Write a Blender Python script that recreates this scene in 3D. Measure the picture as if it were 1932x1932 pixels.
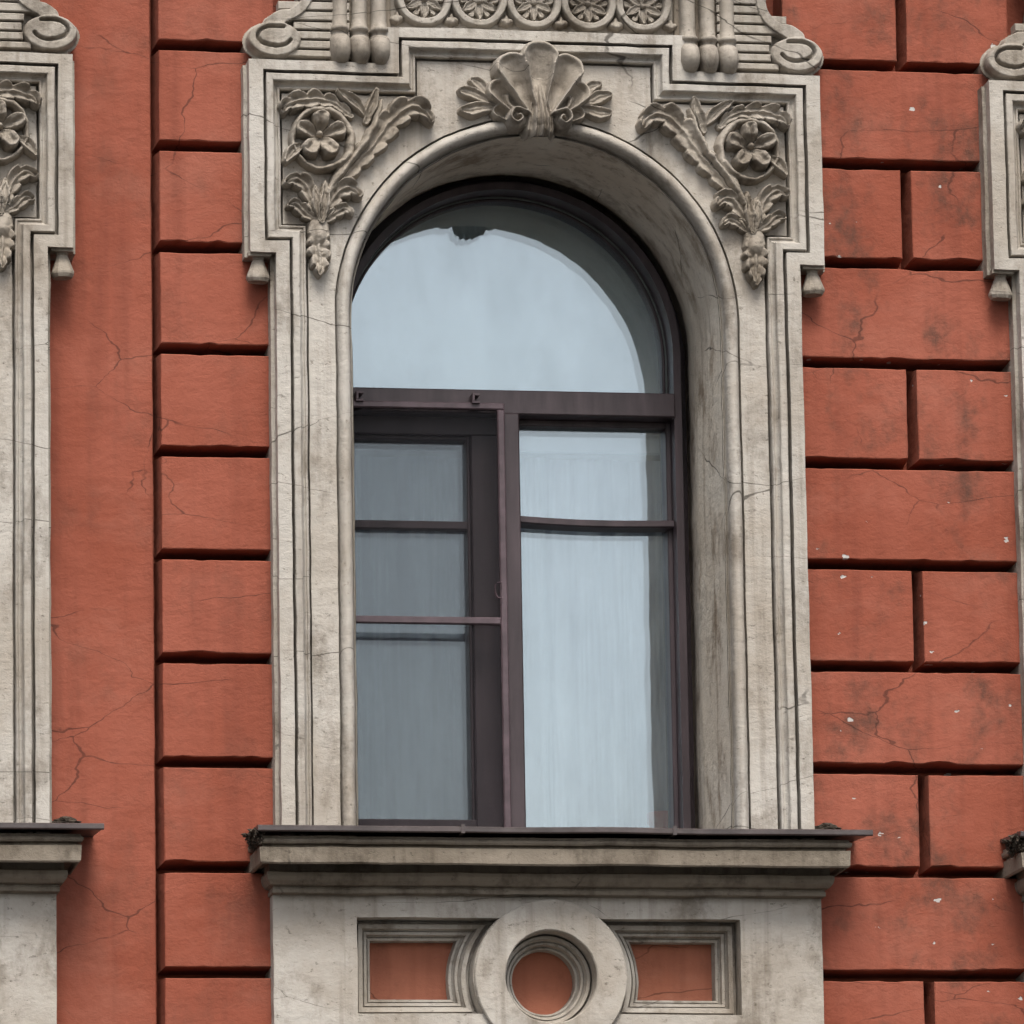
import bpy, bmesh, math, random
import numpy as np
from mathutils import Vector, Matrix, noise

for o in list(bpy.data.objects): bpy.data.objects.remove(o)
scene = bpy.context.scene
col = scene.collection
random.seed(7)

# ------------------------------------------------------------------ camera
A, B, ROLL = math.radians(10.2), math.radians(10.9), math.radians(0.98)
fwd = Vector((math.sin(A)*math.cos(B), math.cos(A)*math.cos(B), math.sin(B)))
r0 = Vector((math.cos(A), -math.sin(A), 0)); u0 = r0.cross(fwd)
right = math.cos(ROLL)*r0 - math.sin(ROLL)*u0
up = math.sin(ROLL)*r0 + math.cos(ROLL)*u0
pos = Vector((-0.077, 0, 1.05)) - 20.7*fwd
cd = bpy.data.cameras.new('camera'); cam = bpy.data.objects.new('camera', cd); col.objects.link(cam)
cd.sensor_width = 36.0; cd.lens = 36.0*12264.0/1932.0; cd.clip_start = 0.5; cd.clip_end = 2000
cam.matrix_world = Matrix(((right.x, up.x, -fwd.x, pos.x), (right.y, up.y, -fwd.y, pos.y),
                           (right.z, up.z, -fwd.z, pos.z), (0, 0, 0, 1)))
scene.camera = cam
# ------------------------------------------------------------------ light
SUN_EL, SUN_AZ = math.radians(53), math.radians(-4)      # azimuth: from the wall's normal, + to the right
world = bpy.data.worlds.new('World'); scene.world = world; world.use_nodes = True
wn = world.node_tree.nodes; wl = world.node_tree.links; wn.clear()
sky = wn.new('ShaderNodeTexSky'); sky.sky_type = 'NISHITA'; sky.sun_disc = False
sky.sun_elevation = SUN_EL; sky.sun_rotation = math.radians(180) - SUN_AZ
sky.air_density = 1.0; sky.dust_density = 4.0; sky.ozone_density = 1.0
hs = wn.new('ShaderNodeHueSaturation'); hs.inputs['Saturation'].default_value = 0.54
bgd = wn.new('ShaderNodeBackground'); bgd.inputs['Strength'].default_value = 0.095
wo = wn.new('ShaderNodeOutputWorld')
tc = wn.new('ShaderNodeTexCoord'); cn = wn.new('ShaderNodeTexNoise'); cr = wn.new('ShaderNodeMapRange')   # thin cloud all over the sky
cn.inputs['Scale'].default_value = 7.0; cn.inputs['Detail'].default_value = 6; cn.inputs['Roughness'].default_value = .6
cr.inputs[1].default_value = .3; cr.inputs[2].default_value = .7; cr.inputs[3].default_value = .84; cr.inputs[4].default_value = 1.16
wl.new(tc.outputs['Generated'], cn.inputs['Vector']); wl.new(cn.outputs[0], cr.inputs[0]); wl.new(cr.outputs[0], hs.inputs['Value'])
wl.new(sky.outputs[0], hs.inputs['Color']); wl.new(hs.outputs[0], bgd.inputs[0]); wl.new(bgd.outputs[0], wo.inputs[0])
sd = bpy.data.lights.new('sun', 'SUN'); sd.energy = 1.5; sd.angle = math.radians(26); sd.color = (1, .96, .9)
sun = bpy.data.objects.new('sun', sd); col.objects.link(sun)
sdir = Vector((math.sin(SUN_AZ)*math.cos(SUN_EL), -math.cos(SUN_AZ)*math.cos(SUN_EL), math.sin(SUN_EL)))
sun.rotation_euler = sdir.to_track_quat('Z', 'Y').to_euler(); sun.location = (6, -12, 14)
vs = scene.view_settings; vs.view_transform = 'Standard'; vs.look = 'None'; vs.exposure = 1.10; vs.gamma = 1.0
vs.use_curve_mapping = False
cy = scene.cycles
cy.max_bounces = 6; cy.diffuse_bounces = 2; cy.glossy_bounces = 3; cy.transmission_bounces = 2; cy.transparent_max_bounces = 16
cy.use_adaptive_sampling = True; cy.adaptive_threshold = 0.04
scene.render.resolution_x = scene.render.resolution_y = 1024

# ------------------------------------------------------------------ materials
class NT:
    def __init__(s, name):
        s.m = bpy.data.materials.new(name); s.m.use_nodes = True
        s.n = s.m.node_tree.nodes; s.l = s.m.node_tree.links; s.n.clear()
        s.out = s.n.new('ShaderNodeOutputMaterial')
        s.geo = s.n.new('ShaderNodeNewGeometry')
        s.P = s.geo.outputs['Position']
    def add(s, t, ins={}, **kw):
        n = s.n.new(t)
        for k, v in kw.items(): setattr(n, k, v)
        for k, v in ins.items():
            if isinstance(v, bpy.types.NodeSocket): s.l.new(v, n.inputs[k])
            else: n.inputs[k].default_value = v
        return n
    def math(s, op, a, b=0.0, c=0.0):
        return s.add('ShaderNodeMath', {0: a, 1: b, 2: c}, operation=op).outputs[0]
    def scale(s, sx, sy, sz, off=(0, 0, 0)):
        return s.add('ShaderNodeMapping', {'Vector': s.P, 'Scale': (sx, sy, sz), 'Location': off}).outputs[0]
    def noise(s, vec, sc, det=4, rough=.55, dist=0.0, out=0):
        return s.add('ShaderNodeTexNoise', {'Vector': vec, 'Scale': sc, 'Detail': det, 'Roughness': rough, 'Distortion': dist}).outputs[out]
    def ramp(s, v, a, b, lo=0.0, hi=1.0):
        return s.add('ShaderNodeMapRange', {0: v, 1: a, 2: b, 3: lo, 4: hi}, interpolation_type='SMOOTHSTEP').outputs[0]
    def mix(s, f, a, b):
        n = s.n.new('ShaderNodeMix'); n.data_type = 'RGBA'
        for k, v in ((0, f), (6, a), (7, b)):
            if isinstance(v, bpy.types.NodeSocket): s.l.new(v, n.inputs[k])
            else: n.inputs[k].default_value = v if k == 0 else (*v, 1)
        return n.outputs[2]
    def bump(s, h, dist, strength=1.0, prev=None):
        d = {'Height': h, 'Distance': dist, 'Strength': strength}
        if prev is not None: d['Normal'] = prev
        return s.add('ShaderNodeBump', d).outputs[0]
    def warped(s, vec, sc, amt):
        nz = s.noise(vec, sc, 3, .5, 0, 1)
        off = s.add('ShaderNodeVectorMath', {0: nz, 1: (.5, .5, .5)}, operation='SUBTRACT').outputs[0]
        off = s.add('ShaderNodeVectorMath', {0: off, 'Scale': amt}, operation='SCALE').outputs[0]
        return s.add('ShaderNodeVectorMath', {0: vec, 1: off}, operation='ADD').outputs[0]
    def cracks(s, vec, sc, width):
        v = s.add('ShaderNodeTexVoronoi', {'Vector': vec, 'Scale': sc}, feature='DISTANCE_TO_EDGE').outputs['Distance']
        w = s.ramp(s.noise(vec, 7.0, 2, .5), .35, .65, width*.25, width*1.35)
        return s.ramp(v, s.math('MULTIPLY', w, .3), w, 1.0, 0.0)
    def bsdf(s, **ins):
        b = s.add('ShaderNodeBsdfPrincipled', {k.replace('_', ' '): v for k, v in ins.items()})
        s.l.new(b.outputs[0], s.out.inputs[0]); return b

def red_mat(name, base, pale, dirt_amt, chip_amt):
    t = NT(name); P = t.P
    X = t.add('ShaderNodeSeparateXYZ', {0: P}).outputs[0]
    big = t.noise(P, 1.6, 5, .62)
    c = t.mix(t.ramp(big, .32, .66), base, pale)
    fade = t.noise(t.scale(.8, 1, 1.2, (5, 1, 2)), 3.4, 5, .66)
    c = t.mix(t.math('MULTIPLY', t.ramp(fade, .50, .70), .38), c, (pale[0]*1.12, pale[1]*1.42, pale[2]*1.55))
    # rain streaks
    st = t.noise(t.scale(12, 12, .9), 1.0, 3, .6)
    c = t.mix(t.math('MULTIPLY', t.ramp(st, .46, .76), .42), c, (base[0]*.62, base[1]*.62, base[2]*.66))
    # soot patches, heavier on the weather side of the wall
    d1 = t.noise(t.scale(1.1, 1, .85, (3.1, 0, 7.7)), 4.6, 7, .72, .0)
    dm = t.math('MULTIPLY', t.ramp(d1, .48, .74), t.ramp(X, .2, 1.0, .38, 1.0))
    c = t.mix(t.math('MULTIPLY', dm, dirt_amt), c, (.055, .033, .023))
    # hairline cracks
    wv = t.warped(t.scale(.55, .55, 1.15), 9.0, .075)
    cm = t.math('MULTIPLY', t.cracks(wv, 2.6, .0050), t.ramp(big, .43, .52))
    c = t.mix(t.math('MULTIPLY', cm, .58), c, (.03, .012, .008))
    # white chips where the paint has flaked
    vor = t.add('ShaderNodeTexVoronoi', {'Vector': t.warped(t.scale(1, 1, 1.5), 45, .035), 'Scale': 11.0, 'Randomness': 1.0}, feature='F1')
    sepc = t.add('ShaderNodeSeparateColor', {0: vor.outputs['Color']})
    rad = t.math('MULTIPLY', t.ramp(sepc.outputs[0], .38, 1.0, .0, .12), t.ramp(X, .6, 1.0, .12, 1.0))
    ch = t.math('MULTIPLY', t.ramp(t.math('SUBTRACT', vor.outputs['Distance'], rad), -.02, .006, 1.0, 0.0), chip_amt)
    ch = t.math('MULTIPLY', ch, t.ramp(rad, .01, .02))
    c = t.mix(ch, c, (.40, .375, .35))
    nb = t.bump(t.math('SUBTRACT', t.noise(t.scale(1, 1, 1.3), 11, 5, .66), t.math('MULTIPLY', ch, .25)), .011, .75)
    t.bsdf(Base_Color=c, Roughness=.86, Normal=nb, Specular_IOR_Level=.25)
    return t.m

def stone_mat(name, base, pale, dirt, dirt_amt):
    t = NT(name); P = t.P
    big = t.noise(P, 2.2, 5, .62)
    c = t.mix(t.ramp(big, .32, .66), base, pale)
    # soot blotches and streaks
    d1 = t.noise(t.scale(1.2, 1.2, .75, (1.7, 2, 5)), 5.0, 6, .72, .0)
    c = t.mix(t.math('MULTIPLY', t.ramp(d1, .47, .70), dirt_amt), c, dirt)
    st = t.noise(t.scale(17, 17, .8), 1.0, 4, .62)
    c = t.mix(t.math('MULTIPLY', t.ramp(st, .50, .76), dirt_amt*.75), c, (dirt[0]*.9, dirt[1]*.85, dirt[2]*.78))
    # peppered pits
    sp = t.noise(t.scale(1, 1, 1.6), 42, 4, .72)
    c = t.mix(t.math('MULTIPLY', t.ramp(sp, .60, .72), .55), c, (dirt[0]*.6, dirt[1]*.58, dirt[2]*.56))
    wv = t.warped(t.scale(.38, .38, 1.35), 8.0, .055)
    ck = t.math('MULTIPLY', t.cracks(wv, 2.3, .0048), t.ramp(big, .46, .55))
    c = t.mix(t.math('MULTIPLY', ck, .75), c, (.028, .022, .016))
    nb = t.bump(t.math('SUBTRACT', t.noise(t.scale(1, 1, 1.3), 14, 5, .68), t.math('MULTIPLY', t.ramp(sp, .6, .72), .12)), .010, .75)
    t.bsdf(Base_Color=c, Roughness=.84, Normal=nb, Specular_IOR_Level=.25)
    return t.m

RED = red_mat('terracotta_stucco', (.213, .055, .030), (.262, .078, .048), .85, 1.0)
REDP = red_mat('panel_stucco', (.31, .108, .060), (.35, .130, .080), .9, .5)
STONE = stone_mat('painted_stone', (.315, .278, .232), (.415, .388, .348), (.115, .090, .064), .66)
STONER = stone_mat('reveal_stone', (.58, .505, .41), (.66, .60, .51), (.22, .165, .115), .85)
STONE4 = stone_mat('mid_tone_stone', (.275, .24, .195), (.36, .328, .285), (.10, .078, .055), .70)  # a tone darker than the main stone, for crown parts and backing strip
STONE3 = stone_mat('soot_and_shade_stone', (.15, .124, .094), (.21, .178, .14), (.055, .042, .03), .75)
STONE2 = stone_mat('weathered_stone', (.25, .214, .17), (.33, .295, .25), (.085, .066, .046), .75)

def simple(name, base, rough, var=.25, nsc=20, bumpd=.001, metal=0.0, spec=.4, streak=False):
    t = NT(name)
    n = t.noise(t.scale(1, 1, .15) if streak else t.P, nsc, 5, .6)
    c = t.mix(t.ramp(n, .3, .75), tuple(v*(1-var) for v in base), tuple(v*(1+var) for v in base))
    nb = t.bump(t.noise(t.P, nsc*3, 4, .6), bumpd, .5)
    t.bsdf(Base_Color=c, Roughness=rough, Normal=nb, Metallic=metal, Specular_IOR_Level=spec)
    return t.m
FRAME = simple('brown_paint', (.045, .032, .036), .42, .35, 14, .0015, streak=True)
SCRF = simple('mauve_brown_paint', (.075, .052, .060), .45, .25, 20, .001)
FLASH = simple('brown_sheet_metal', (.060, .047, .045), .38, .3, 8, .004, spec=.5)
BEAD = simple('grey_gasket', (.085, .095, .09), .5, .2)
MORTAR = simple('dark_mortar', (.055, .042, .03), .9, .5, 40, .006)
PLASTER = simple('pale_green_plaster', (.34, .36, .31), .8, .1)
t = NT('white_sheer_fabric')      # overlapping layers of sheer cloth: denser and thinner bands
bands = t.noise(t.scale(1, 0, .05), 15.0, 3, .6)
t.bsdf(Base_Color=t.mix(t.ramp(bands, .34, .64), (.30, .32, .37), (.86, .88, .90)), Roughness=.95, Specular_IOR_Level=.1)
CURT = t.m
BLIND = simple('white_blind_fabric', (.86, .90, .85), .9, .06, 3, .0005, spec=.1)
BLIND2 = simple('white_valance_fabric', (.80, .82, .83), .9, .05, 3, .0005, spec=.1)
REDOBJ = simple('red_ceramic', (.62, .05, .04), .35, .2)
ASPH = simple('asphalt', (.05, .049, .047), .9, .3, 6, .01)
PAVE = simple('paving', (.08, .076, .07), .8, .25, 5, .006)

t = NT('window_glass')
gl = t.add('ShaderNodeBsdfGlossy', {'Color': (.85, .945, 1, 1), 'Roughness': .0})
wav = t.bump(t.noise(t.scale(1, 1, .6), 3.0, 3, .5), .005, .25); t.l.new(wav, gl.inputs['Normal'])
tr = t.add('ShaderNodeBsdfTransparent', {'Color': (.965, .98, .985, 1)})
fr = t.add('ShaderNodeFresnel', {'IOR': 1.52})
fac = t.math('MULTIPLY', fr.outputs[0], 3.6)
mx = t.add('ShaderNodeMixShader', {0: fac, 1: tr.outputs[0], 2: gl.outputs[0]})
dust = t.add('ShaderNodeBsdfDiffuse', {'Color': (.38, .45, .54, 1)})
dm = t.ramp(t.noise(t.scale(1, 1, .55), 5.0, 5, .6), .3, .75, .01, .055)
mx2 = t.add('ShaderNodeMixShader', {0: dm, 1: mx.outputs[0], 2: dust.outputs[0]})
t.l.new(mx2.outputs[0], t.out.inputs[0]); GLASS = t.m
t = NT('insect_mesh')
df = t.add('ShaderNodeBsdfDiffuse', {'Color': (.022, .022, .025, 1)})
tr = t.add('ShaderNodeBsdfTransparent')
mx = t.add('ShaderNodeMixShader', {0: .40, 1: tr.outputs[0], 2: df.outputs[0]})
t.l.new(mx.outputs[0], t.out.inputs[0]); MESH = t.m

# ------------------------------------------------------------------ geometry helpers
def warp(v, amp=1.0):
    p = Vector(v)
    a = noise.noise_vector(p*7.0); b = noise.noise_vector(p*26.0 + Vector((5, 3, 1)))
    return (v[0] + amp*(a.x*.0024 + b.x*.0013), v[1] + amp*(a.y*.0024 + b.y*.0012), v[2] + amp*(a.z*.0024 + b.z*.0013))

def mesh(name, verts, faces, mat, parent=None, smooth=False, wamp=0.0, mat2=None):
    me = bpy.data.meshes.new(name)
    if wamp: verts = [warp(v, wamp) for v in verts]
    me.from_pydata([tuple(map(float, v)) for v in verts], [], faces); me.update()
    me.materials.append(mat)
    bm = bmesh.new(); bm.from_mesh(me)
    bmesh.ops.recalc_face_normals(bm, faces=bm.faces); bm.to_mesh(me); bm.free()
    if smooth: me.polygons.foreach_set('use_smooth', [True]*len(me.polygons))
    o = bpy.data.objects.new(name, me); col.objects.link(o)
    if parent is not None: o.parent = parent
    return o

def join(*vf):
    V, F = [], []
    for v, f in vf:
        k = len(V); V += list(v); F += [tuple(i+k for i in q) for q in f]
    return V, F

def box(x0, x1, y0, y1, z0, z1):
    v = [(x, y, z) for x in (x0, x1) for y in (y0, y1) for z in (z0, z1)]
    return v, [(0, 1, 3, 2), (4, 6, 7, 5), (0, 4, 5, 1), (2, 3, 7, 6), (0, 2, 6, 4), (1, 5, 7, 3)]

def bar(x0, x1, y0, y1, z0, z1, b=.004):
    """box with its front edges chamfered (front = y0)"""
    v = [(x0, y1, z0), (x1, y1, z0), (x1, y1, z1), (x0, y1, z1), (x0, y0+b, z0), (x1, y0+b, z0), (x1, y0+b, z1), (x0, y0+b, z1),
         (x0+b, y0, z0+b), (x1-b, y0, z0+b), (x1-b, y0, z1-b), (x0+b, y0, z1-b)]
    f = [(3, 2, 1, 0), (8, 9, 10, 11)]
    for k in (0, 4):
        for i in range(4): f.append((k+i, k+(i+1) % 4, k+4+(i+1) % 4, k+4+i))
    return v, f

def subdiv(loop, step=.05, closed=True):
    out = []; n = len(loop)
    for i in range(n if closed else n-1):
        a, b = loop[i], loop[(i+1) % n]
        k = max(1, int(math.ceil(math.hypot(b[0]-a[0], b[1]-a[1])/step)))
        for j in range(k): out.append((a[0]+(b[0]-a[0])*j/k, a[1]+(b[1]-a[1])*j/k))
    if not closed: out.append(loop[-1])
    return out

def plate(loops, yf, yb, step=.05):
    """flat plate in the wall plane with holes: loops[0] outer, others holes; side walls back to yb"""
    bm = bmesh.new(); V, F = [], []; edges = []
    L = [subdiv(l, step) for l in loops]
    for l in L:
        vs_ = [bm.verts.new((p[0], yf, p[1])) for p in l]
        for i in range(len(vs_)): edges.append(bm.edges.new((vs_[i], vs_[(i+1) % len(vs_)])))
    bmesh.ops.triangle_fill(bm, use_beauty=True, use_dissolve=False, edges=edges)
    bm.verts.index_update()
    V = [tuple(v.co) for v in bm.verts]; F = [tuple(v.index for v in f.verts) for f in bm.faces]
    bm.free()
    for l in L:
        k = len(V); n = len(l)
        V += [(p[0], yf, p[1]) for p in l] + [(p[0], yb, p[1]) for p in l]
        for i in range(n): F.append((k+i, k+(i+1) % n, k+n+(i+1) % n, k+n+i))
    return V, F

def sweep(path, prof, closed=False, step=.05, sub=True):
    """profile [(offset to the right-hand normal, y)] carried along a path in the wall plane with mitres"""
    path = list(path); n = len(path); rings = []
    nor = []
    for i in range(n):
        def dirn(a, b):
            d = Vector((path[b][0]-path[a][0], path[b][1]-path[a][1])); d.normalize(); return d
        if closed: d0, d1 = dirn(i-1, i), dirn(i, (i+1) % n)
        else: d0 = dirn(max(i-1, 0), max(i-1, 0)+1); d1 = dirn(min(i, n-2), min(i, n-2)+1)
        n0, n1 = Vector((d0.y, -d0.x)), Vector((d1.y, -d1.x))
        m = n0 + n1; m = m/m.length_squared*2 if m.length > 1e-6 else n0
        nor.append(m)
    segs = n if closed else n-1
    pts = []
    for i in range(segs):
        j = (i+1) % n; a, b = path[i], path[j]
        k = max(1, int(math.ceil(math.hypot(b[0]-a[0], b[1]-a[1])/step))) if sub else 1
        for q in range(k):
            s = q/k; pts.append(((a[0]*(1-s)+b[0]*s, a[1]*(1-s)+b[1]*s), nor[i]*(1-s)+nor[j]*s))
    if not closed: pts.append((path[-1], nor[-1]))
    V = []; m = len(prof); F = []
    for p, nn in pts:
        for o, y in prof: V.append((p[0]+nn.x*o, y, p[1]+nn.y*o))
    N = len(pts)
    for i in range(N if closed else N-1):
        for j in range(m-1):
            a = i*m+j; b = ((i+1) % N)*m+j
            F.append((a, b, b+1, a+1))
    return V, F

def arc(cx, cz, r, a0, a1, n):
    return [(cx+r*math.cos(math.radians(a0+(a1-a0)*i/n)), cz+r*math.sin(math.radians(a0+(a1-a0)*i/n))) for i in range(n+1)]

def catmull(pts, k=8):
    P = [pts[0]]+list(pts)+[pts[-1]]; out = []
    for i in range(1, len(P)-2):
        for j in range(k):
            s = j/k; p0, p1, p2, p3 = [np.array(P[i+q], float) for q in (-1, 0, 1, 2)]
            out.append(.5*((2*p1)+(-p0+p2)*s+(2*p0-5*p1+4*p2-p3)*s*s+(-p0+3*p1-3*p2+p3)*s**3))
    out.append(np.array(pts[-1], float)); return np.array(out)

def stroke(X, Z, pts, kind='leaf', k=8):
    """height of a tapering carved stroke; pts = (x, z, radius, height)"""
    C = catmull(pts, k) if len(pts) > 2 else np.array(pts, float)
    D = np.full(X.shape, 9.0); HH = np.zeros(X.shape)
    for a, b in zip(C[:-1], C[1:]):
        dx, dz = b[0]-a[0], b[1]-a[1]; L2 = dx*dx+dz*dz+1e-12
        t_ = np.clip(((X-a[0])*dx+(Z-a[1])*dz)/L2, 0, 1)
        d = np.hypot(X-a[0]-t_*dx, Z-a[1]-t_*dz)/(a[2]+(b[2]-a[2])*t_)
        m = d < D; D = np.where(m, d, D); HH = np.where(m, a[3]+(b[3]-a[3])*t_, HH)
    e = np.sqrt(np.clip(1-np.clip((D-.72)/.28, 0, 1)**2, 0, 1))
    if kind == 'leaf': v = HH*(.42+.58*np.clip(D/.72, 0, 1)**1.6+.30*np.exp(-(D/.16)**2))*e
    elif kind == 'petal': v = HH*(.74+.26*np.clip(D/.72, 0, 1)**2)*e
    else: v = HH*np.sqrt(np.clip(1-D*D, 0, 1))
    return np.where(D >= 1, -.02*(D-1)-.0015, v)

def acanthus(X, Z, pts, n, sweepf=.4, side=0):
    """broad leaf with scalloped lobes, gouged flutes and a raised midrib"""
    C = catmull(pts, 10); seg = np.hypot(*(C[1:, :2]-C[:-1, :2]).T); cum = np.concatenate([[0], np.cumsum(seg)]); tot = cum[-1]
    D = np.full(X.shape, 9.0); S = np.zeros(X.shape); HH = np.zeros(X.shape); SG = np.zeros(X.shape)
    for i, (a, b) in enumerate(zip(C[:-1], C[1:])):
        dx, dz = b[0]-a[0], b[1]-a[1]; L2 = dx*dx+dz*dz+1e-12
        t_ = np.clip(((X-a[0])*dx+(Z-a[1])*dz)/L2, 0, 1)
        ox, oz = X-a[0]-t_*dx, Z-a[1]-t_*dz
        d = np.hypot(ox, oz)/(a[2]+(b[2]-a[2])*t_); sg = np.sign(dx*oz-dz*ox)
        if side: d = np.where(sg == side, d, d*2.0)
        m = d < D
        D = np.where(m, d, D); S = np.where(m, (cum[i]+t_*seg[i])/tot, S); HH = np.where(m, a[3]+(b[3]-a[3])*t_, HH); SG = np.where(m, sg, SG)
    ph = S*n-sweepf*D+.15*SG
    notch = np.abs(np.sin(math.pi*ph))
    R = .60+.40*notch**.55
    R = np.where(S > .97, 1.0, R)
    d = D/R
    e = np.sqrt(np.clip(1-np.clip((d-.80)/.20, 0, 1)**2, 0, 1))
    g = .40+.60*np.clip(d/.8, 0, 1)**1.4
    g = g*(1-.40*(1-notch)**1.5*np.clip(D/.3, 0, 1)) + .34*np.exp(-(D/.13)**2)
    return np.where(d >= 1, -.02*(d-1)-.0015, HH*g*e)

def relief(name, func, x0, x1, z0, z1, ybase, mat, parent, step=.0028, thr=-.004, flip=False):
    nx = int((x1-x0)/step)+1; nz = int((z1-z0)/step)+1
    xs = np.linspace(x0, x1, nx); zs = np.linspace(z0, z1, nz)
    X, Z = np.meshgrid(xs, zs); sd_ = (3.1 if flip else 0.0)+len(name)*.7; q_ = .30 if name in ('volute', 'shell_ornament', 'roundel_ring') else .85
    wob = lambda a, b, k: np.sin(a*k+1.7*np.sin(b*k*.83+sd_)+sd_)*np.sin(b*k*1.13+1.3*np.sin(a*k*.71)+2*sd_)
    H = func(X+q_*(.0034*wob(X, Z, 41)+.0016*wob(X, Z, 120)), Z+q_*(.0034*wob(Z, X, 37)+.0016*wob(Z, X, 131)))
    H = np.where(H > 0, H*(1+.10*q_*wob(X, Z, 55))+.0014*q_*wob(X, Z, 210), H)
    for _ in range(1):
        Hp = np.pad(H, 1, mode='edge')
        H = .5*H+.125*(Hp[:-2, 1:-1]+Hp[2:, 1:-1]+Hp[1:-1, :-2]+Hp[1:-1, 2:])
    H = np.maximum(H, -.006)
    ok = H > thr
    cell = ok[:-1, :-1] | ok[1:, :-1] | ok[:-1, 1:] | ok[1:, 1:]
    idx = -np.ones(X.shape, int); used = np.zeros(X.shape, bool)
    used[:-1, :-1] |= cell; used[1:, :-1] |= cell; used[:-1, 1:] |= cell; used[1:, 1:] |= cell
    idx[used] = np.arange(used.sum())
    s = -1 if flip else 1
    V = np.stack([s*X[used], ybase-H[used], Z[used]], 1)
    I, J = np.nonzero(cell)
    F = np.stack([idx[I, J], idx[I, J+1], idx[I+1, J+1], idx[I+1, J]], 1)
    if flip: F = F[:, ::-1]
    me = bpy.data.meshes.new(name); me.from_pydata(V.tolist(), [], F.tolist()); me.update()
    me.materials.append(mat); me.polygons.foreach_set('use_smooth', [True]*len(me.polygons))
    o = bpy.data.objects.new(name, me); col.objects.link(o); o.parent = parent
    return o

def strokes_relief(name, strokes, ybase, mat, parent, flip=False, pad=.012, step=.0028):
    allp = [p for s, _ in strokes for p in s]; r = max(p[2] for p in allp)+pad
    x0 = min(p[0] for p in allp)-r; x1 = max(p[0] for p in allp)+r; z0 = min(p[1] for p in allp)-r; z1 = max(p[1] for p in allp)+r
    def f(X, Z):
        H = np.full(X.shape, -1.0)
        for s, kd in strokes: H = np.maximum(H, acanthus(X, Z, s, *kd) if isinstance(kd, tuple) else stroke(X, Z, s, kd))
        return H
    return relief(name, f, x0, x1, z0, z1, ybase, mat, parent, step, flip=flip)

# ------------------------------------------------------------------ setting
GZ = -4.5
def structure(name, vf, mat):
    o = mesh(name, *vf, mat); o['kind'] = 'structure'; return o
structure('street', ([(-400, -400, GZ), (400, -400, GZ), (400, 400, GZ), (-400, 400, GZ)], [(0, 1, 2, 3)]), ASPH)
structure('pavement', box(-60, 60, -3.2, 0.3, GZ-.2, GZ+.13), PAVE)

# ------------------------------------------------------------------ the building
bld = bpy.data.objects.new('apartment_building', None); col.objects.link(bld); bld.location = (0, 0, GZ)
bld['label'] = 'terracotta red stucco facade with rusticated blocks and ornate cream arched window surrounds'
bld['category'] = 'building'
def attach(o):            # children are modelled in world coordinates
    o.parent = bld; o.location = (o.location.x, o.location.y, o.location.z - GZ); return o

PITCH = 2.422
WY = .085
SPRING, RO = 1.667, .598
holes = []
for k in (-1, 0, 1):
    c = k*PITCH
    holes.append([(c-.72, -.75), (c+.72, -.75), (c+.72, 1.7)] + [(c+.72*math.cos(math.radians(a)), 1.7+.72*math.sin(math.radians(a))) for a in range(15, 180, 15)] + [(c-.72, 1.7)])
wv, wf = plate([[(-7.5, GZ), (7.5, GZ), (7.5, 6), (-7.5, 6)]]+holes, WY, .7, step=.4)
wall = attach(mesh('wall', wv, wf, RED))
sl = [(-1.60, GZ), (-1.228, GZ), (-1.228, 6), (-1.60, 6)]
attach(mesh('wall_strip', *plate([sl], 0.0, WY, step=.06), RED, wamp=.9))

# rusticated blocks: real bevelled blocks with grooves between them
GY, BF = 2.5405, -.047
def block(x0, x1, z0, z1, ch_l=True, ch_r=True):
    g0, g1 = .0075, .0185      # half groove at the back, at the front
    xb0, xb1 = x0+(g0 if ch_l else 0), x1-(g0 if ch_r else 0)
    xf0, xf1 = x0+(g1 if ch_l else 0), x1-(g1 if ch_r else 0)
    zb0, zb1, zf0, zf1 = z0+g0, z1-g0, z0+g1, z1-g1
    nx, nz = max(4, int((x1-x0)/.03)), 9
    rows = []
    def ring(xa, xb, za, zb, y):
        p = [(xa+(xb-xa)*i/nx, za) for i in range(nx)] + [(xb, za+(zb-za)*i/nz) for i in range(nz)]
        p += [(xb-(xb-xa)*i/nx, zb) for i in range(nx)] + [(xa, zb-(zb-za)*i/nz) for i in range(nz)]
        return [(q[0], y, q[1]) for q in p]
    e = .0022
    R = [ring(xb0, xb1, zb0, zb1, WY+.002), ring(xf0-.001, xf1+.001, zf0-.001, zf1+.001, BF+e), ring(xf0+e, xf1-e, zf0+e, zf1-e, BF)]
    n = len(R[0]); V = []
    for k, rr in enumerate(R):
        for v in rr:
            if k:
                p = Vector(v)
                ch = max(0, noise.noise(p*11+Vector((9, 2, 4)))-.34)*.018 + max(0, noise.noise(p*45)-.25)*.012
                cx, cz = (xf0+xf1)/2, (zf0+zf1)/2
                d = Vector((cx-v[0], 0, cz-v[2]))
                # chips only nibble the lower and upper arris
                if abs(v[2]-cz) > (zf1-zf0)/2-.012: v = (v[0], v[1]+ch*.7, v[2]+(ch if cz > v[2] else -ch*.5))
            w_ = warp(v, .75); V.append((w_[0], BF, w_[2]) if k == 2 else w_)
    F = [(k*n+i, k*n+(i+1) % n, (k+1)*n+(i+1) % n, (k+1)*n+i) for k in range(2) for i in range(n)]
    F.append(tuple(2*n+i for i in range(n)))
    o = mesh('stucco_block', V, F, RED); return attach(o)
for i in range(-3, 13):
    z1 = GY-.3305*i+.3305; z0 = z1-.3305
    block(-1.222, -.835, z0, z1, True, False)
    if i % 2 == 0:
        block(.835, 1.231, z0, z1, False, True); block(1.231, PITCH-.835, z0, z1, True, False)
    else: block(.835, PITCH-.835, z0, z1, False, False)

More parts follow.
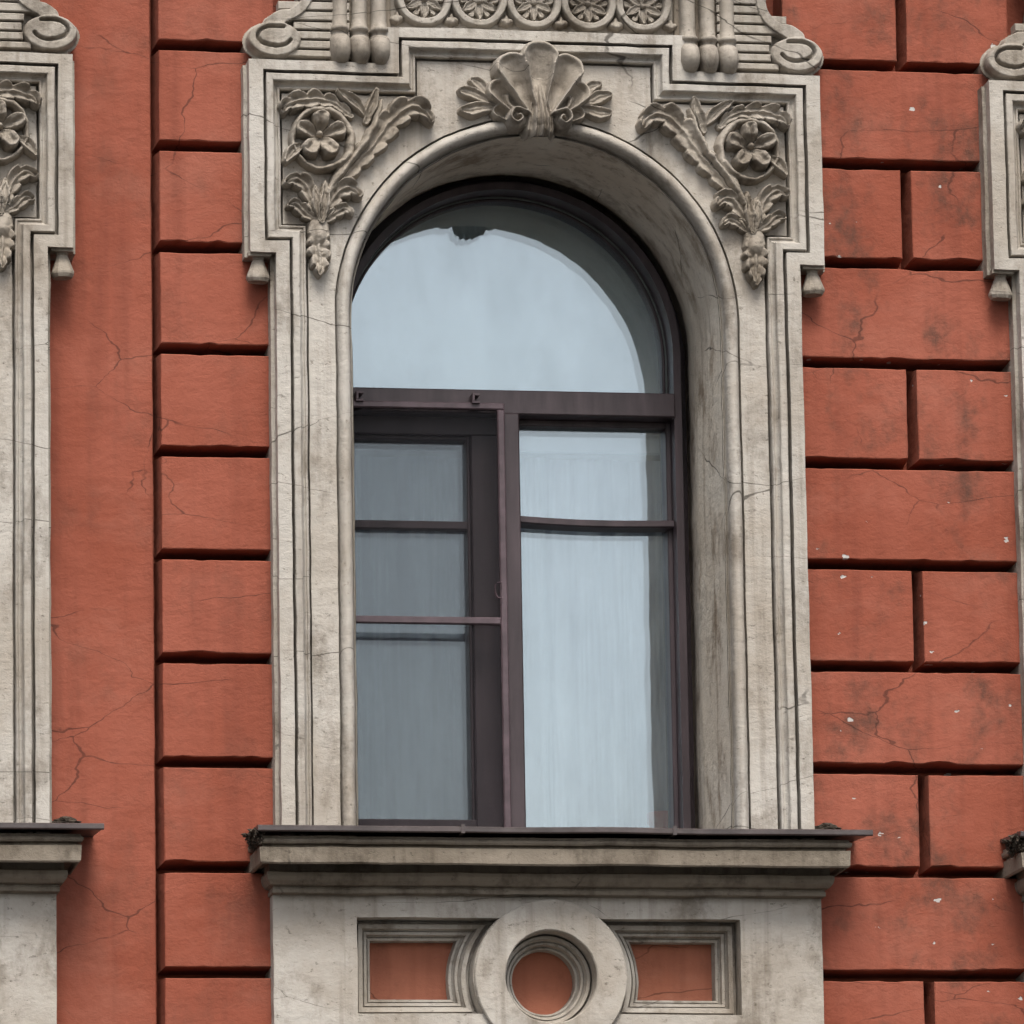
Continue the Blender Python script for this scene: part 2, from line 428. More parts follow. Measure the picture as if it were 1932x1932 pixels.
# ------------------------------------------------------------------ window surround
YF, YB = -.105, -.152      # carved field, raised outer band
def mirror_path(h):        # h: right half from the bottom up -> full path left bottom .. top .. right bottom
    return [(-x, z) for x, z in h] + [(x, z) for x, z in reversed(h)]
gpath = mirror_path([(.801, -.02), (.801, 1.889), (.879, 1.889), (.879, 2.437), (.441, 2.437), (.441, 2.557)])
def arch_path(r, n=40, z0=-.02): return [(-r, z0)] + [(-r, z0+(SPRING-z0)*i/3) for i in (1, 2)] + list(reversed(arc(0, SPRING, r, 0, 180, n))) + [(r, z0+(SPRING-z0)*i/3) for i in (2, 1)] + [(r, z0)]

def offset_path(path, o):
    return [(v[0], v[2]) for v in sweep(path, [(o, 0), (o, 1)], sub=False)[0][::2]]
fieldloop = offset_path(gpath, .0605) + list(reversed(arch_path(.6555)))
V, F = plate([fieldloop], YF, YF+.06)
surround = attach(mesh('window_surround', V, F, STONE, wamp=1))
surround['label'] = 'cream stone surround of the arched window with eared frame and carved spandrels'
def sub(name, vf, mat, smooth=False, wamp=1.0, parent=None):
    return mesh(name, vf[0], vf[1], mat, parent or surround, smooth, wamp)

# raised outer band with ears
outer = [(-.849, -.02), (-.849, 1.845), (-.930, 1.845), (-.930, 2.474), (-.490, 2.474), (-.490, 2.594),
         (.490, 2.594), (.490, 2.474), (.930, 2.474), (.930, 1.845), (.849, 1.845), (.849, -.02)]
gout = sweep(gpath, [(-.005, 0), (-.005, 1)], sub=False)[0][::2]
gout = [(v[0], v[2]) for v in gout]
back = [(x+math.copysign(.012, x) if abs(x) > .8 else x, z-.008 if z > 1.8 else z) for x, z in outer]
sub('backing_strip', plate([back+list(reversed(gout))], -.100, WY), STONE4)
sub('outer_band', plate([outer+list(reversed(gout))], YB, WY), STONE)
# moulding inside the band: groove, fillet, cove, bead
prof = [(-.0065, -.092), (.004, -.092), (.0055, -.146), (.008, -.149), (.026, -.149), (.029, -.146), (.030, -.136), (.033, -.127), (.038, -.121),
        (.043, -.119), (.0445, -.124), (.048, -.126), (.0515, -.123), (.0525, -.115), (.053, -.070), (.0605, -.070), (.061, -.100)]
sub('inner_moulding', sweep(gpath, prof), STONE)
# roll along the opening
rp = [(-.012, -.02), (-.0125, -.070), (-.007, -.074), (-.002, -.070)]
rp = [(0.0, -.079), (0.0015, -.079), (.002, -.040), (.0085, -.040), (.009, -.080)] + [(.030-.021*math.cos(math.radians(a)), -.096-.036*math.sin(math.radians(a))) for a in range(0, 181, 15)] + [(.0512, -.052), (.0578, -.052), (.0582, -.102)]
rp = [(-o, y) for o, y in rp]
sub('arch_roll', sweep(arch_path(RO), rp, step=.04), STONE, smooth=True, wamp=.8)
# deep reveal
pv, pf = sweep(arch_path(RO-.002, 48), [(0, -.079), (0, .0), (0, .1), (0, .2), (0, .3), (0, .43), (-.02, .445), (-.02, .62)], step=.06)
reveal = sub('reveal', (pv, pf), STONER, smooth=True, wamp=1.5)

# crown: plate behind volutes, ribs, brackets and roundels
half = [(.93, 2.470), (.922, 2.505)] + [(.865+.087*math.cos(math.radians(a)), 2.548+.059*math.sin(math.radians(a))) for a in range(-40, 71, 8)]
half += [(.880, 2.620), (.868, 2.634), (.862, 2.645)] + [tuple(p) for p in catmull([(.842, 2.646), (.812, 2.653), (.788, 2.672), (.774, 2.70), (.767, 2.74), (.752, 2.80), (.70, 2.86)], 4)]
crown = [(-x+(.020 if z > 2.48 else 0), z) for x, z in half] + [(x, z) for x, z in reversed(half)]
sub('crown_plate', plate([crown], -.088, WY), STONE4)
sub('crown_cornice', join(box(-.74, .74, -.20, 0, 2.86, 2.90), box(-.80, .80, -.26, 0, 2.902, 2.97), box(-.77, .77, -.23, 0, 2.972, 3.0)), STONE2)

def volute(flip):
    sp = [(.835, 2.588), (.882, 2.588), (.912, 2.574), (.920, 2.553), (.903, 2.533), (.859, 2.523), (.829, 2.530), (.815, 2.544)]
    dxv = .022 if flip else .004
    def f(X, Z):
        X = X+dxv
        e = np.hypot((X-.865)/.088, (Z-2.548)/.060)
        m = np.maximum(-1.0, .052*np.sqrt(np.clip(1-np.clip((e-.9)/.1, 0, 1)**2, 0, 1)))
        m = np.where(e > 1, -.03*(e-1)-.001, m)
        # S-shaped strap rising from the volute
        s = stroke(X, Z, [(.868, 2.603, .019, .05), (.842, 2.622, .021, .05), (.806, 2.634, .018, .05), (.772, 2.662, .018, .05), (.752, 2.70, .018, .05), (.748, 2.76, .018, .05), (.735, 2.81, .018, .05), (.70, 2.85, .018, .05)], 'flat')
        b = stroke(X, Z, [(.868, 2.603, .026, 1), (.842, 2.622, .025, 1), (.806, 2.634, .019, 1), (.772, 2.662, .018, 1), (.752, 2.70, .018, 1), (.748, 2.76, .018, 1), (.735, 2.81, .018, 1), (.70, 2.85, .018, 1)], 'round')
        s = np.where(b > .35, .048, np.where(b > 0, .048*np.clip(b/.35, 0, 1), b))
        m = np.maximum(m, s)
        g = stroke(X, Z, [(p[0], p[1], .006, 1) for p in sp], 'round')
        return np.where(g > 0, m-.026*g, m)
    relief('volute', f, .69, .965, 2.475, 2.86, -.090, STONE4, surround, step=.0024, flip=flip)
for flip in (False, True): volute(flip)
for s in (-1, 1):
    zl = [2.474, 2.491, 2.519, 2.550, 2.581, 2.611, 2.645, 2.678, 2.709, 2.74, 2.77, 2.80]
    xr = [.93, .80, .775, .772, .78, .81, .83, .765, .742, .735, .735, .73]
    for a, b, x in zip(zl[1:-1], zl[2:], xr[1:]):
        x0, x1 = sorted((s*.60, s*x))
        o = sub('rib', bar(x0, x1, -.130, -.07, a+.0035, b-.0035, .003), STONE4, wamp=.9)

# brackets: three rounded strips ending in curled knobs
def bracket(cx):
    w = .064
    base = sub('bracket', bar(cx-.105, cx+.105, -.106, -.05, 2.480, 2.855, .004), STONE3)  # darker stone behind the strips: shade of the flutes put into the colour
    for k in (-1, 0, 1):
        c = cx+k*w; V, F = [], []
        prof_ = [(2.852, .050, .032), (2.80, .050, .030), (2.74, .048, .029), (2.68, .046, .028), (2.62, .047, .028), (2.594, .050, .029), (2.590, .060, .033), (2.580, .062, .0335), (2.575, .052, .029), (2.568, .048, .026)]
        zc, r = 2.516, .046
        for a in range(62, -111, -12):
            prof_.append((zc+r*1.02*math.sin(math.radians(a)), .038+r*math.cos(math.radians(a))*1.0, (.031+.002*math.cos(math.radians(a)))*(1-.42*max(0, -math.sin(math.radians(a)))**2)))
        prof_.append((2.466, .0, .026))
        m = 13
        for z, p, hw in prof_:
            for j in range(m):
                th = math.pi*j/(m-1)
                y = -.100-1.25*p*(math.sin(th)**.6)
                V.append((c-hw*(.90 if z > 2.57 else 1.0)*math.cos(th), y, z))
        n = len(prof_)
        for i in range(n-1):
            for j in range(m-1): F.append((i*m+j, i*m+j+1, (i+1)*m+j+1, (i+1)*m+j))
        o = mesh('bracket_strip', V, F, STONE2, surround, True, 1.2)
for s in (-1, 1): bracket(s*.568)

# roundel frieze
for k in range(-2, 3):
    cx, cz = k*.179+.003, 2.703
    def f(X, Z, cx=cx, cz=cz):
        r = np.hypot(X-cx, Z-cz); d = np.abs(r-.079)/.0135
        return np.where(d < 1, .040*np.minimum(1, np.sqrt(np.clip(1-d*d, 0, 1))*1.5), -.01*(d-1)-.001)
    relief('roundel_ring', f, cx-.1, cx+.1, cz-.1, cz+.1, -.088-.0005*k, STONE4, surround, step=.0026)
    st_ = []
    for j in range(6):
        a = math.radians(-90+60*j); c_, s_ = math.cos(a), math.sin(a)
        st_.append(([(cx+.010*c_, cz+.010*s_, .008, .018), (cx+.034*c_, cz+.034*s_, .016, .030), (cx+.058*c_, cz+.058*s_, .007, .036)], 'leaf'))
        a += math.radians(30); c_, s_ = math.cos(a), math.sin(a)
        st_.append(([(cx+.040*c_, cz+.040*s_, .006, .020), (cx+.054*c_, cz+.054*s_, .0105, .030)], 'petal'))
    strokes_relief('rosette', st_, -.086, STONE2, surround, step=.0022)
    strokes_relief('rosette_centre', [([(cx, cz, .012, .034), (cx+.001, cz, .012, .034)], 'round')], -.086, STONE2, surround)
for k in range(-3, 3):
    cx = (k+.5)*.179+.003
    strokes_relief('frieze_bud', [([(cx-.012, 2.634, .013, .03), (cx+.012, 2.634, .013, .03)], 'round'), ([(cx, 2.628, .012, .034), (cx, 2.655, .006, .02)], 'round')], -.088, STONE2, surround)

# shell over the crown of the arch
def shell(X, Z):
    ox, oz = .006, 2.262
    dx, dz = X-ox, Z-oz; r = np.hypot(dx, dz); a = np.degrees(np.arctan2(dx, dz))
    H = np.full(X.shape, -1.0)
    lobes = [(0, 13.5, .300), (-24, 13, .278), (24, 13, .278), (-45, 11, .225), (45, 11, .225), (-63, 10, .168), (63, 10, .168)]
    for c, w, R in lobes:
        u = (a-c)/w
        Rm = R*(1-.13*np.abs(u)**2.6)
        s = r/Rm
        base = .036+.084*np.clip(r/.29, 0, 1)**1.2
        scoop = .060*(1-np.clip(np.abs(u), 0, 1)**2.2)*np.clip((s-.25)/.35, 0, 1)*np.clip((1-s)/.10, 0, 1)**.5
        h = (base-scoop)*np.sqrt(np.clip(1-np.clip((s-.93)/.07, 0, 1)**2, 0, 1))
        h = h*np.clip((1.06-np.abs(u))/.10, 0, 1)**.4
        ok = (np.abs(u) < 1.06) & (s < 1) & (r > .05)
        H = np.maximum(H, np.where(ok, h, -.006))
    # fluted neck
    nk = stroke(X, Z, [(ox, 2.272, .050, .088), (ox, 2.30, .046, .094), (ox, 2.35, .036, .070), (ox, 2.40, .022, .045)], 'round')
    nk = np.where(nk > 0, nk+.013*np.cos((X-ox)/(.45+.55*np.clip((2.42-Z)/.15, 0, 1))*2*math.pi/.021), nk)
    H = np.maximum(H, nk)
    for c in (-12, 12, -35, 35):      # ribs running up between the lobes
        ca, sa = math.sin(math.radians(c)), math.cos(math.radians(c))
        H = np.maximum(H, stroke(X, Z, [(ox+.06*ca, oz+.06*sa, .007, .085), (ox+.14*ca, oz+.14*sa, .007, .088), (ox+.22*ca, oz+.22*sa, .006, .112 if abs(c) < 20 else .09)], 'round'))
    # scrolls at the foot
    for sx in (-1, 1):
        cx, cz = ox+sx*.075, 2.300
        rr = np.hypot(X-cx, Z-cz)
        H = np.maximum(H, np.where(rr < .036, .060*np.sqrt(np.clip(1-(rr/.036)**6, 0, 1)), -.006))
        sp = [(cx+sx*(.034-.0050*j)*math.sin(math.radians(-60+75*j)), cz+(.034-.0050*j)*math.cos(math.radians(-60+75*j)), .0085-.0003*j, .098) for j in range(7)]
        H = np.maximum(H, stroke(X, Z, sp, 'round'))
        H = np.maximum(H, stroke(X, Z, [(cx-sx*.01, cz+.028, .010, .06), (cx+sx*.018, cz+.045, .010, .05), (cx+sx*.03, cz+.075, .011, .045)], 'round'))
    return H
relief('shell_ornament', shell, -.19, .20, 2.24, 2.58, YF-.008, STONE2, surround, step=.0024)
for s in (-1, 1):
    for tip, hh, rr in (((.205, 2.432), .030, .021), ((.240, 2.394), .042, .023), ((.236, 2.330), .046, .024)):
        strokes_relief('shell_leaf', [([(s*.085, 2.352, .010, .03), (s*(.085+.5*(tip[0]-.085)), 2.352+.42*(tip[1]-2.352), .018, hh*.8), (s*(.085+.8*(tip[0]-.085)), 2.352+.85*(tip[1]-2.352), rr, hh), (s*tip[0], tip[1], .012, hh*1.05)], 'leaf')], YF-.002, STONE2, surround)

# carved spandrels
def spandrel(flip):
    K = dict(ybase=YF+.001, mat=STONE2, parent=surround, flip=flip)
    # vine ring with its tail, a shallow dish inside it
    ring = [(.694+.094*math.cos(math.radians(a)), 2.222+.098*math.sin(math.radians(a)), .013+.003*math.cos(math.radians(a-150)), .052+.010*math.sin(math.radians(a*2))) for a in range(-150, 171, 20)]
    strokes_relief('vine_ring', [(ring, 'round'), ([(.600, 2.232, .014, .05), (.610, 2.163, .017, .05), (.640, 2.112, .017, .052), (.676, 2.045, .013, .05)], 'round')], **K)
    cx, cz = .702, 2.236
    for a, L in ((95, .050), (166, .056), (237, .054), (304, .054), (20, .054)):
        c, s = math.cos(math.radians(a)), math.sin(math.radians(a))
        q = lambda r, w=0: (cx+r*c-w*s, cz+r*s+w*c)
        strokes_relief('petal', [([(*q(.012), .008, .016), (*q(.030), .020, .040), (*q(L-.006), .027, .064), (*q(L+.004), .027, .072)], 'petal'),
                                 ([(*q(L-.010, .012), .014, .060), (*q(L+.010, .014), .016, .070)], 'round'), ([(*q(L-.010, -.012), .014, .060), (*q(L+.010, -.014), .016, .070)], 'round')], **K)
    strokes_relief('flower_centre', [([(cx, cz, .012, .046), (cx+.002, cz+.003, .012, .046)], 'round')], **K)
    # leaves above the ring
    strokes_relief('leaf', [([(.552, 2.285, .010, .03), (.534, 2.335, .020, .050), (.517, 2.390, .006, .064)], 'leaf')], **K)
    strokes_relief('leaf', [([(.552, 2.308, .010, .03), (.592, 2.350, .022, .052), (.640, 2.384, .007, .066)], 'leaf')], **K)
    strokes_relief('acanthus_leaf', [([(.600, 2.300, .012, .036), (.645, 2.340, .024, .046), (.700, 2.352, .033, .056), (.760, 2.346, .036, .068), (.806, 2.328, .026, .080), (.818, 2.312, .014, .082)], (5, .45))], **K)
    # broad acanthus following the arch, its tip curling over
    strokes_relief('acanthus_leaf', [([(.672, 2.050, .012, .034), (.617, 2.112, .030, .044), (.556, 2.180, .040, .050), (.508, 2.240, .046, .054), (.470, 2.290, .048, .060), (.430, 2.325, .044, .070), (.388, 2.334, .036, .080), (.356, 2.312, .026, .084), (.344, 2.290, .014, .084)], (8, .55))], **K)
    strokes_relief('stem', [([(.676, 2.055, .009, .050), (.612, 2.141, .013, .060), (.564, 2.204, .013, .064), (.534, 2.258, .013, .064), (.513, 2.312, .012, .058), (.502, 2.356, .006, .046)], 'round')], **K)
    strokes_relief('leaf', [([(.760, 2.198, .010, .04), (.792, 2.178, .020, .060), (.812, 2.146, .007, .072)], 'leaf')], **K)
    # lower acanthus cluster
    strokes_relief('acanthus_leaf', [([(.692, 1.955, .012, .040), (.668, 2.018, .030, .048), (.640, 2.054, .036, .060), (.606, 2.062, .030, .076), (.582, 2.042, .015, .082)], (4, .5))], **K)
    strokes_relief('acanthus_leaf', [([(.686, 1.955, .012, .040), (.654, 1.982, .023, .050), (.620, 1.994, .021, .064), (.604, 1.980, .010, .068)], (3, .4))], **K)
    strokes_relief('acanthus_leaf', [([(.706, 1.955, .012, .040), (.728, 2.024, .028, .048), (.750, 2.070, .032, .058), (.782, 2.088, .026, .072), (.808, 2.076, .014, .080)], (4, .5))], **K)
    strokes_relief('acanthus_leaf', [([(.712, 1.955, .012, .040), (.750, 1.982, .022, .050), (.780, 2.006, .021, .062), (.802, 2.002, .010, .068)], (3, .4))], **K)
    strokes_relief('leaf', [([(.699, 1.955, .012, .048), (.690, 2.010, .020, .062), (.684, 2.084, .005, .054)], 'leaf')], **K)
    strokes_relief('leaf', [([(.704, 1.962, .011, .048), (.714, 2.016, .018, .064), (.716, 2.066, .005, .056)], 'leaf')], **K)
    # hanging leaf drop
    pend = [([(.708, 1.936, .038, .040), (.709, 1.908, .036, .046)], 'round'), ([(.709, 1.912, .040, .036), (.709, 1.880, .042, .050), (.708, 1.840, .040, .060), (.707, 1.806, .026, .066), (.707, 1.782, .010, .066)], (4, .5))]
    strokes_relief('pendant_leaf', pend, **K)
for flip in (False, True): spandrel(flip)
# drops below the ears
for s in (-1, 1):
    V, F = [], []
    for z, r, d in ((1.850, .020, .0), (1.835, .021, .0), (1.828, .018, 0), (1.775, .036, .0), (1.768, .036, 0), (1.757, .030, 0)):
        for j in range(12):
            a = 2*math.pi*j/12
            sq = 1/max(abs(math.cos(a)), abs(math.sin(a)))**.6
            V.append((s*.900+r*sq*math.cos(a), -.098+r*sq*math.sin(a), z))
    F = [(i*12+j, i*12+(j+1) % 12, (i+1)*12+(j+1) % 12, (i+1)*12+j) for i in range(5) for j in range(12)] + [tuple(60+j for j in range(12))]
    sub('drop', (V, F), STONE2, wamp=1.5)
    x0, x1 = sorted((s*.862, s*.934)); sub('drop_block', box(x0, x1, -.135, -.03, 1.836, 1.85), STONE2, wamp=.5)

# ------------------------------------------------------------------ sill cornice
def cornice(prof3):
    """profile (projection of half width, y front, z) carried round left return, front, right return"""
    V, F = [], []
    n = len(prof3)
    st = [('l', 0), ('l', 1)] + [('f', i/24) for i in range(1, 24)] + [('r', 1), ('r', 0)]
    for side, q in st:
        for hw, y, z in prof3:
            if side == 'l': V.append((-hw, y if q else WY, z))
            elif side == 'r': V.append((hw, y if q else WY, z))
            else: V.append((-hw+2*hw*q, y, z))
    for i in range(len(st)-1):
        for j in range(n-1): F.append((i*n+j, (i+1)*n+j, (i+1)*n+j+1, i*n+j+1))
    return V, F
cp = [(.935, WY, -.030), (.935, -.262, -.034), (.935, -.262, -.040), (.941, -.272, -.044), (.941, -.274, -.052), (.938, -.270, -.058), (.925, -.250, -.060), (.925, -.250, -.067), (.934, -.268, -.069), (.936, -.276, -.071), (.934, -.276, -.117), (.930, -.272, -.122),
      (.924, -.264, -.122), (.921, -.260, -.108), (.893, -.165, -.106), (.893, -.165, -.130), (.901, -.188, -.136), (.901, -.188, -.148), (.898, -.182, -.160), (.890, -.168, -.172), (.878, -.146, -.176), (.878, -.146, -.182),
      (.880, -.152, -.184), (.880, -.152, -.196), (.872, -.134, -.199), (.871, -.105, -.199)]
sill = attach(mesh('window_sill', *cornice(cp), STONE3, wamp=1.3))
sill['label'] = 'weathered stone sill cornice under a brown metal flashing'
V, F = join(box(-.84, .84, -.10, .62, -.1, -.024))
mesh('sill_bed', V, F, STONE2, sill)
# sheet-metal flashing, slightly wavy front edge, folded lip
V, F = [], []
N = 60
for i in range(N+1):
    x = -.945+1.945*i/N
    w = .0025*noise.noise(Vector((x*3, 1, 4)))
    for y, z in ((.43, .026), (-.02, .004), (-.306, -.006+w), (-.310, -.009+w), (-.310, -.022+w), (-.305, -.026+w), (-.298, -.020+w), (-.02, -.004), (.43, .018)): V.append((x, y if not (y > .0 and abs(x) > .59) else -.001, z if not (y > 0 and abs(x) > .59) else (.002 if z > .02 else -.006)))
n = 9
for i in range(N):
    for j in range(n): F.append((i*n+j, (i+1)*n+j, (i+1)*n+(j+1) % n, i*n+(j+1) % n))
F += [tuple(range(n)), tuple(N*n+j for j in range(n))]
V, F = join((V, F), *[box(x, x+.012, -.313, -.02, -.028, -.0005) for x in (-.31, .36)])
fl_ = mesh('flashing', V, F, FLASH, sill); fl_['label'] = 'thin brown sheet metal flashing strip'
def lump(name, cx, cy, cz, sx, sy, sz, mat, parent, amp=.5, seed=0):
    bm = bmesh.new(); bmesh.ops.create_icosphere(bm, subdivisions=4, radius=1)
    for v in bm.verts:
        p = v.co.copy(); k = 1+amp*noise.noise(p*1.7+Vector((seed, 1, 2)))+amp*.6*noise.noise(p*5+Vector((2, seed, 2)))
        v.co = Vector((cx+p.x*k*sx, cy+p.y*k*sy, cz+p.z*k*sz))
    me = bpy.data.meshes.new(name); bm.to_mesh(me); bm.free(); me.materials.append(mat)
    o = bpy.data.objects.new(name, me); col.objects.link(o); o.parent = parent; return o
for i, (x, y, z, a, b, c) in enumerate([(-.944, -.25, -.026, .018, .03, .018), (-.960, -.235, -.034, .016, .03, .012), (-.950, -.22, -.05, .014, .03, .018), (-.935, -.26, -.046, .012, .02, .014)]):
    lump('crumbled_mortar', x, y, z, a, b, c, MORTAR, sill, .9, i*3.7)
lump('crumbled_mortar', .905, -.058, .032, .042, .03, .013, MORTAR, sill, .6, 31)

# ------------------------------------------------------------------ apron with sunk panels
AY = -.112; ZC, RR = -.452, .245
zt, zb = -.266, -.567
def panel_loop(s, off=0.0):
    """sunk panel whose inner end follows the medallion"""
    R = RR+off; t_, b_ = zt-off, zb+off
    xt = math.sqrt(R*R-(t_-ZC)**2); xb = math.sqrt(max(R*R-(b_-ZC)**2, 1e-6))
    a0 = math.degrees(math.atan2(t_-ZC, xt)); a1 = math.degrees(math.atan2(b_-ZC, xb))
    pts = [(.610-off, t_)] + arc(0, ZC, R, a0, a1, 16) + [(.610-off, b_)]
    return [(s*x, z) for x, z in pts]
def circ(r, n=56): return [(r*math.cos(2*math.pi*i/n), ZC+r*math.sin(2*math.pi*i/n)) for i in range(n)]
V, F = plate([[(-.873, -.199), (.873, -.199), (.873, -.86), (-.873, -.86)], panel_loop(1), panel_loop(-1), circ(.146)], AY, WY)
apron = attach(mesh('apron', V, F, STONE, wamp=1))
apron['label'] = 'cream stone apron below the sill with a round medallion between two sunk panels'
def steps(loops, ys):
    V, F = [], []; n = len(loops[0])
    for l, y in zip(loops, ys): V += [(p[0], y, p[1]) for p in l]
    for k in range(len(loops)-1):
        for i in range(n): F.append((k*n+i, k*n+(i+1) % n, (k+1)*n+(i+1) % n, (k+1)*n+i))
    return V, F
offs = [0, .0125, .013, .0265, .028, .034, .0345, .043, .0445, .050, .0505, .058, .060]
ys = [-.02, -.022, -.045, -.043, -.024, -.012, -.020, -.018, .004, .012, .006, .010, .075]
for s in (1, -1):
    sub('panel_moulding', steps([subdiv(panel_loop(s, o), 9) for o in offs], ys), STONE, parent=apron)
    sub('red_panel', plate([panel_loop(s, .052)], .058, .08), REDP, parent=apron)
rad = [.146, .139, .1385, .129, .1275, .122, .1215, .114, .1125, .108, .1075, .1015, .100]
sub('medallion_moulding', steps([circ(r) for r in rad], ys), STONE, parent=apron)
rg = steps([circ(r, 72) for r in (.2430, .2430, .2395, .1490, .1455, .1445)], [-.09, -.127, -.131, -.131, -.127, -.05])
sub('medallion_ring', rg, STONE, parent=apron)
sub('red_disc', plate([circ(.103)], .058, .08), REDP, parent=apron)
sub('plinth_band', bar(-.885, .885, -.15, 0, -.98, -.862), STONE2, parent=apron)

# ------------------------------------------------------------------ window joinery
FY = .428
def arch_loop(r, z0): return [(-r, z0)] + list(reversed(arc(0, SPRING, r, 0, 180, 48))) + [(r, z0)]
lo = arch_loop(RO-.027, -.03)
V, F = plate([lo, arch_loop(RO-.052, .06)], FY, .62, step=.2)
window = attach(mesh('window', V, F, FRAME))
bk = plate([arch_loop(RO+.02, -.03), arch_loop(RO-.045, -.02)], .575, .63, step=.2)
mesh('frame_packing', *bk, FRAME, window)
window['label'] = 'brown painted arched window frame with white curtain behind and insect screen on one leaf'
def wsub(name, vf, mat, smooth=False): return mesh(name, vf[0], vf[1], mat, window, smooth)
wsub('transom', join(bar(-.548, .548, .418, .60, 1.457, 1.537)), FRAME)
wsub('mullion', bar(-.026, .026, .412, .60, .05, 1.459), FRAME)
ri = RO-.052
# gasket round the arched light
def bead_arch(r, w, y0, y1):
    path = list(reversed(arc(0, SPRING, r, 0, 180, 48)))
    path = [(-r, 1.537)] + path + [(r, 1.537)]
    return sweep(path, [(0, y1), (0, y0), (w*.5, y0-.003), (w, y0), (w, y1)], sub=False)
wsub('gasket', bead_arch(ri+.001, .007, .528, .60), BEAD, True)
wsub('gasket', bead_arch(ri-.006, .009, .534, .60), FRAME, True)
def pane_arch(y):
    l = [(-ri, 1.53)] + list(reversed(arc(0, SPRING, ri, 0, 180, 48))) + [(ri, 1.53)]
    n = len(l); V = [(p[0], y, p[1]) for p in l] + [(p[0], y+.004, p[1]) for p in l]
    F = [tuple(range(n)), tuple(range(2*n-1, n-1, -1))] + [(i, (i+1) % n, n+(i+1) % n, n+i) for i in range(n)]
    return V, F
for y in (.540, .584): wsub('pane', pane_arch(y), GLASS)
# right hand light: slim frame, muntin planted on the glass
wsub('light_frame', join(bar(.024, .042, .50, .60, .06, 1.457, .003), bar(.530, .548, .50, .60, .06, 1.457, .003), bar(.040, .532, .50, .60, 1.436, 1.458, .003), bar(.04, .532, .50, .60, .05, .10, .003)), FRAME)
for y in (.540, .584): wsub('pane', box(.036, .538, y, y+.004, .08, 1.445), GLASS)
V, F = [], []
for i in range(13):       # bowed muntin
    s = i/12; x = .022+.522*s; z = 1.106+.0035-.004*math.sin(math.pi*s)+.008*(1-s)**3
    for y, dz in ((.468, -.011), (.462, -.007), (.462, .008), (.468, .013), (.541, .013), (.541, -.013)): V.append((x, y, z+dz))
F = [(i*6+j, (i+1)*6+j, (i+1)*6+(j+1) % 6, i*6+(j+1) % 6) for i in range(12) for j in range(6)] + [tuple(range(6)), tuple(72+j for j in range(6))]
wsub('muntin', (V, F), FRAME)
# left hand opening sash behind the insect screen
wsub('sash', join(bar(-.548, -.028, .478, .60, 1.396, 1.457), bar(-.124, -.028, .479, .60, .05, 1.397), bar(-.548, -.526, .479, .60, .05, 1.397), bar(-.527, -.123, .478, .60, .05, .13),
     bar(-.135, -.124, .50, .60, .12, 1.397, .003), bar(-.527, -.134, .50, .60, 1.384, 1.397, .003)), FRAME)
wsub('muntin', bar(-.527, -.134, .500, .536, 1.086, 1.114), FRAME)
for y in (.540, .584): wsub('pane', box(-.530, -.13, y, y+.004, .11, 1.40), GLASS)
# insect screen
sf = .375
wsub('screen_frame', join(bar(-.560, -.028, sf, sf+.022, 1.462, 1.484), bar(-.052, -.028, sf, sf+.022, .03, 1.463), bar(-.572, -.550, sf, sf+.022, .03, 1.463), bar(-.551, -.051, sf, sf+.022, .03, .052), bar(-.551, -.051, sf, sf+.018, .752, .776)), SCRF)
wsub('insect_screen', ([(-.545, sf+.012, .04), (-.04, sf+.012, .04), (-.04, sf+.012, 1.475), (-.545, sf+.012, 1.475)], [(0, 1, 2, 3)]), MESH)
for x in (-.506, -.124):
    wsub('screen_clip', join(bar(x-.013, x+.013, sf-.012, .42, 1.480, 1.487, .001), bar(x-.012, x-.004, sf-.014, .42, 1.486, 1.512, .001), bar(x-.006, x+.012, sf-.012, .42, 1.505, 1.513, .001)), SCRF)
hp = catmull([(-.048, .888), (-.066, .886), (-.071, .872), (-.070, .850), (-.062, .838), (-.048, .838)], 4)
V, F = [], []
for p in hp:
    for y, d in ((sf-.016, 0), (sf-.012, .004), (sf-.008, 0), (sf-.012, -.004)): V.append((p[0]+d*.7, y, p[1]+d*.7))
F = [(i*4+j, (i+1)*4+j, (i+1)*4+(j+1) % 4, i*4+(j+1) % 4) for i in range(len(hp)-1) for j in range(4)]
wsub('screen_handle', (V, F), SCRF)
# plastered inner side of the opening, closed at the back
V, F = box(-.80, .80, .621, 1.5, -.02, 2.5); F = [f for f in F if f != (0, 4, 5, 1)]
lin = wsub('room_lining', (V, F), PLASTER)

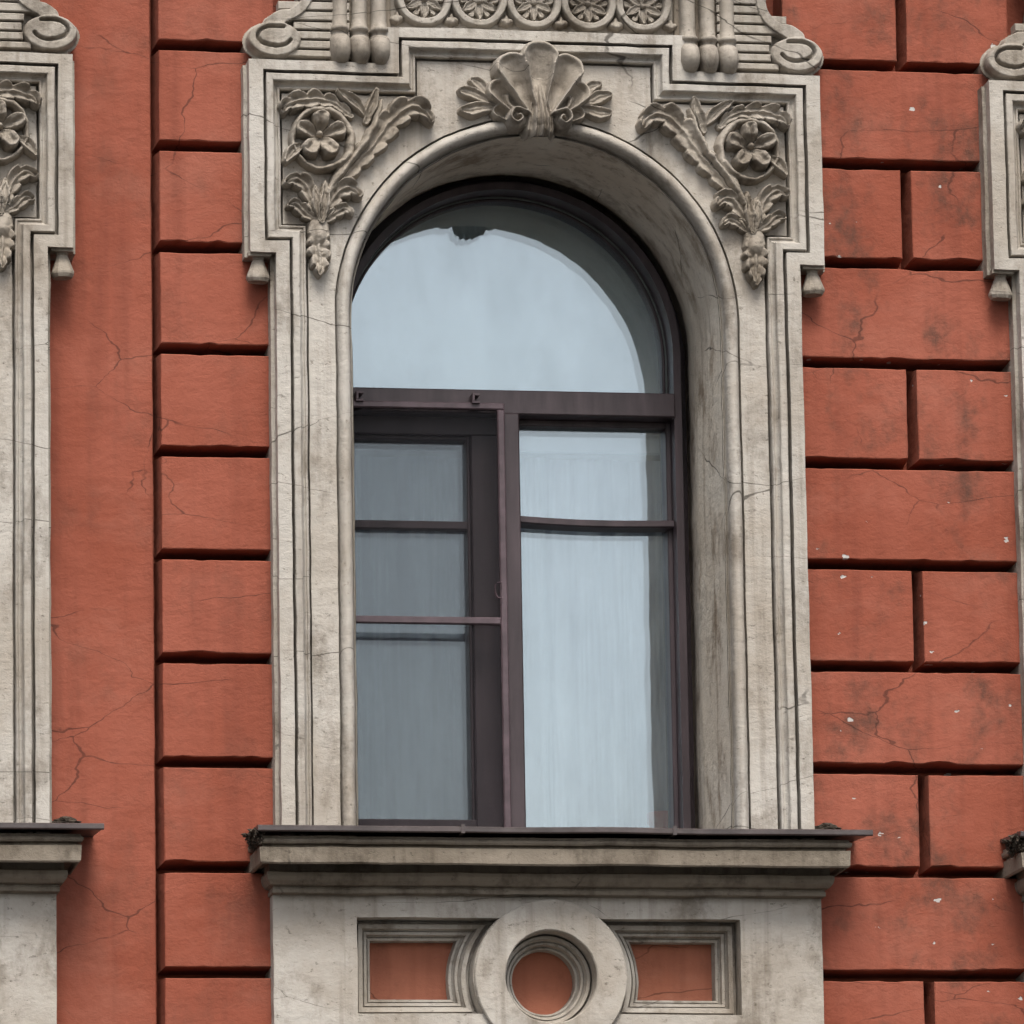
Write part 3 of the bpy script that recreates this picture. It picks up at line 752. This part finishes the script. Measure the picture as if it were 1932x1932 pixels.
# ------------------------------------------------------------------ neighbours: copies of every part
def copy_part(o, dx):
    c = o.copy(); col.objects.link(c); c.parent = bld; c.location.x += dx
    for ch in [q for q in bpy.data.objects if q.parent == o]:
        d = ch.copy(); col.objects.link(d); d.parent = c
    return c
for dx, side in ((-PITCH, 'left'), (PITCH, 'right')):
    for o in (surround, sill, apron, window):
        c = copy_part(o, dx)
        if o is window: c['label'] = 'neighbouring brown arched window frame of the same pattern'
        elif o is surround: c['label'] = 'neighbouring cream stone window surround of the same pattern'

# ------------------------------------------------------------------ things inside the window
def thing(o, label, cat):
    o['label'] = label; o['category'] = cat; return o
V, F = [], []
NX, NZ = 260, 14
for k in range(NZ+1):
    z = .03+(1.372-.03)*k/NZ
    for i in range(NX+1):
        x = -.60+1.2*i/NX
        y = .725+.036*math.sin(x*26+1.9*math.sin(x*4.1)+.4)*(1-.55*k/NZ)+.017*math.sin(x*61+2*math.sin(x*9))*(1-.6*k/NZ)+.012*noise.noise(Vector((x*5, z*.8, 2)))
        V.append((x, y, z))
F = [(k*(NX+1)+i, k*(NX+1)+i+1, (k+1)*(NX+1)+i+1, (k+1)*(NX+1)+i) for k in range(NZ) for i in range(NX)]
cur = mesh('curtain', V, F, CURT, None, True)
thing(cur, 'white sheer curtain hanging in vertical folds behind the lower window panes', 'curtain')
rod = mesh('curtain_heading', *bar(-.60, .60, .612, .630, 1.372, 1.470), BLIND2, cur)
bl_ = mesh('blind', *bar(-.70, .70, .668, .674, 1.472, 2.45), BLIND)
thing(bl_, 'plain white blind filling the arched upper light behind the glass', 'blind')
V, F = [], []
for z, r in ((.02, .030), (.06, .036), (.140, .044), (.146, .050), (.176, .051), (.182, .047), (.178, .043), (.12, .038)):
    for j in range(24): V.append((.520+r*math.cos(2*math.pi*j/24), .640+r*math.sin(2*math.pi*j/24), z))
F = [(i*24+j, i*24+(j+1) % 24, (i+1)*24+(j+1) % 24, (i+1)*24+j) for i in range(7) for j in range(24)] + [tuple(range(24)), tuple(168+j for j in range(24))]
thing(mesh('flower_pot', V, F, REDOBJ, None, True), 'small dark red pot standing inside behind the window pane', 'pot')
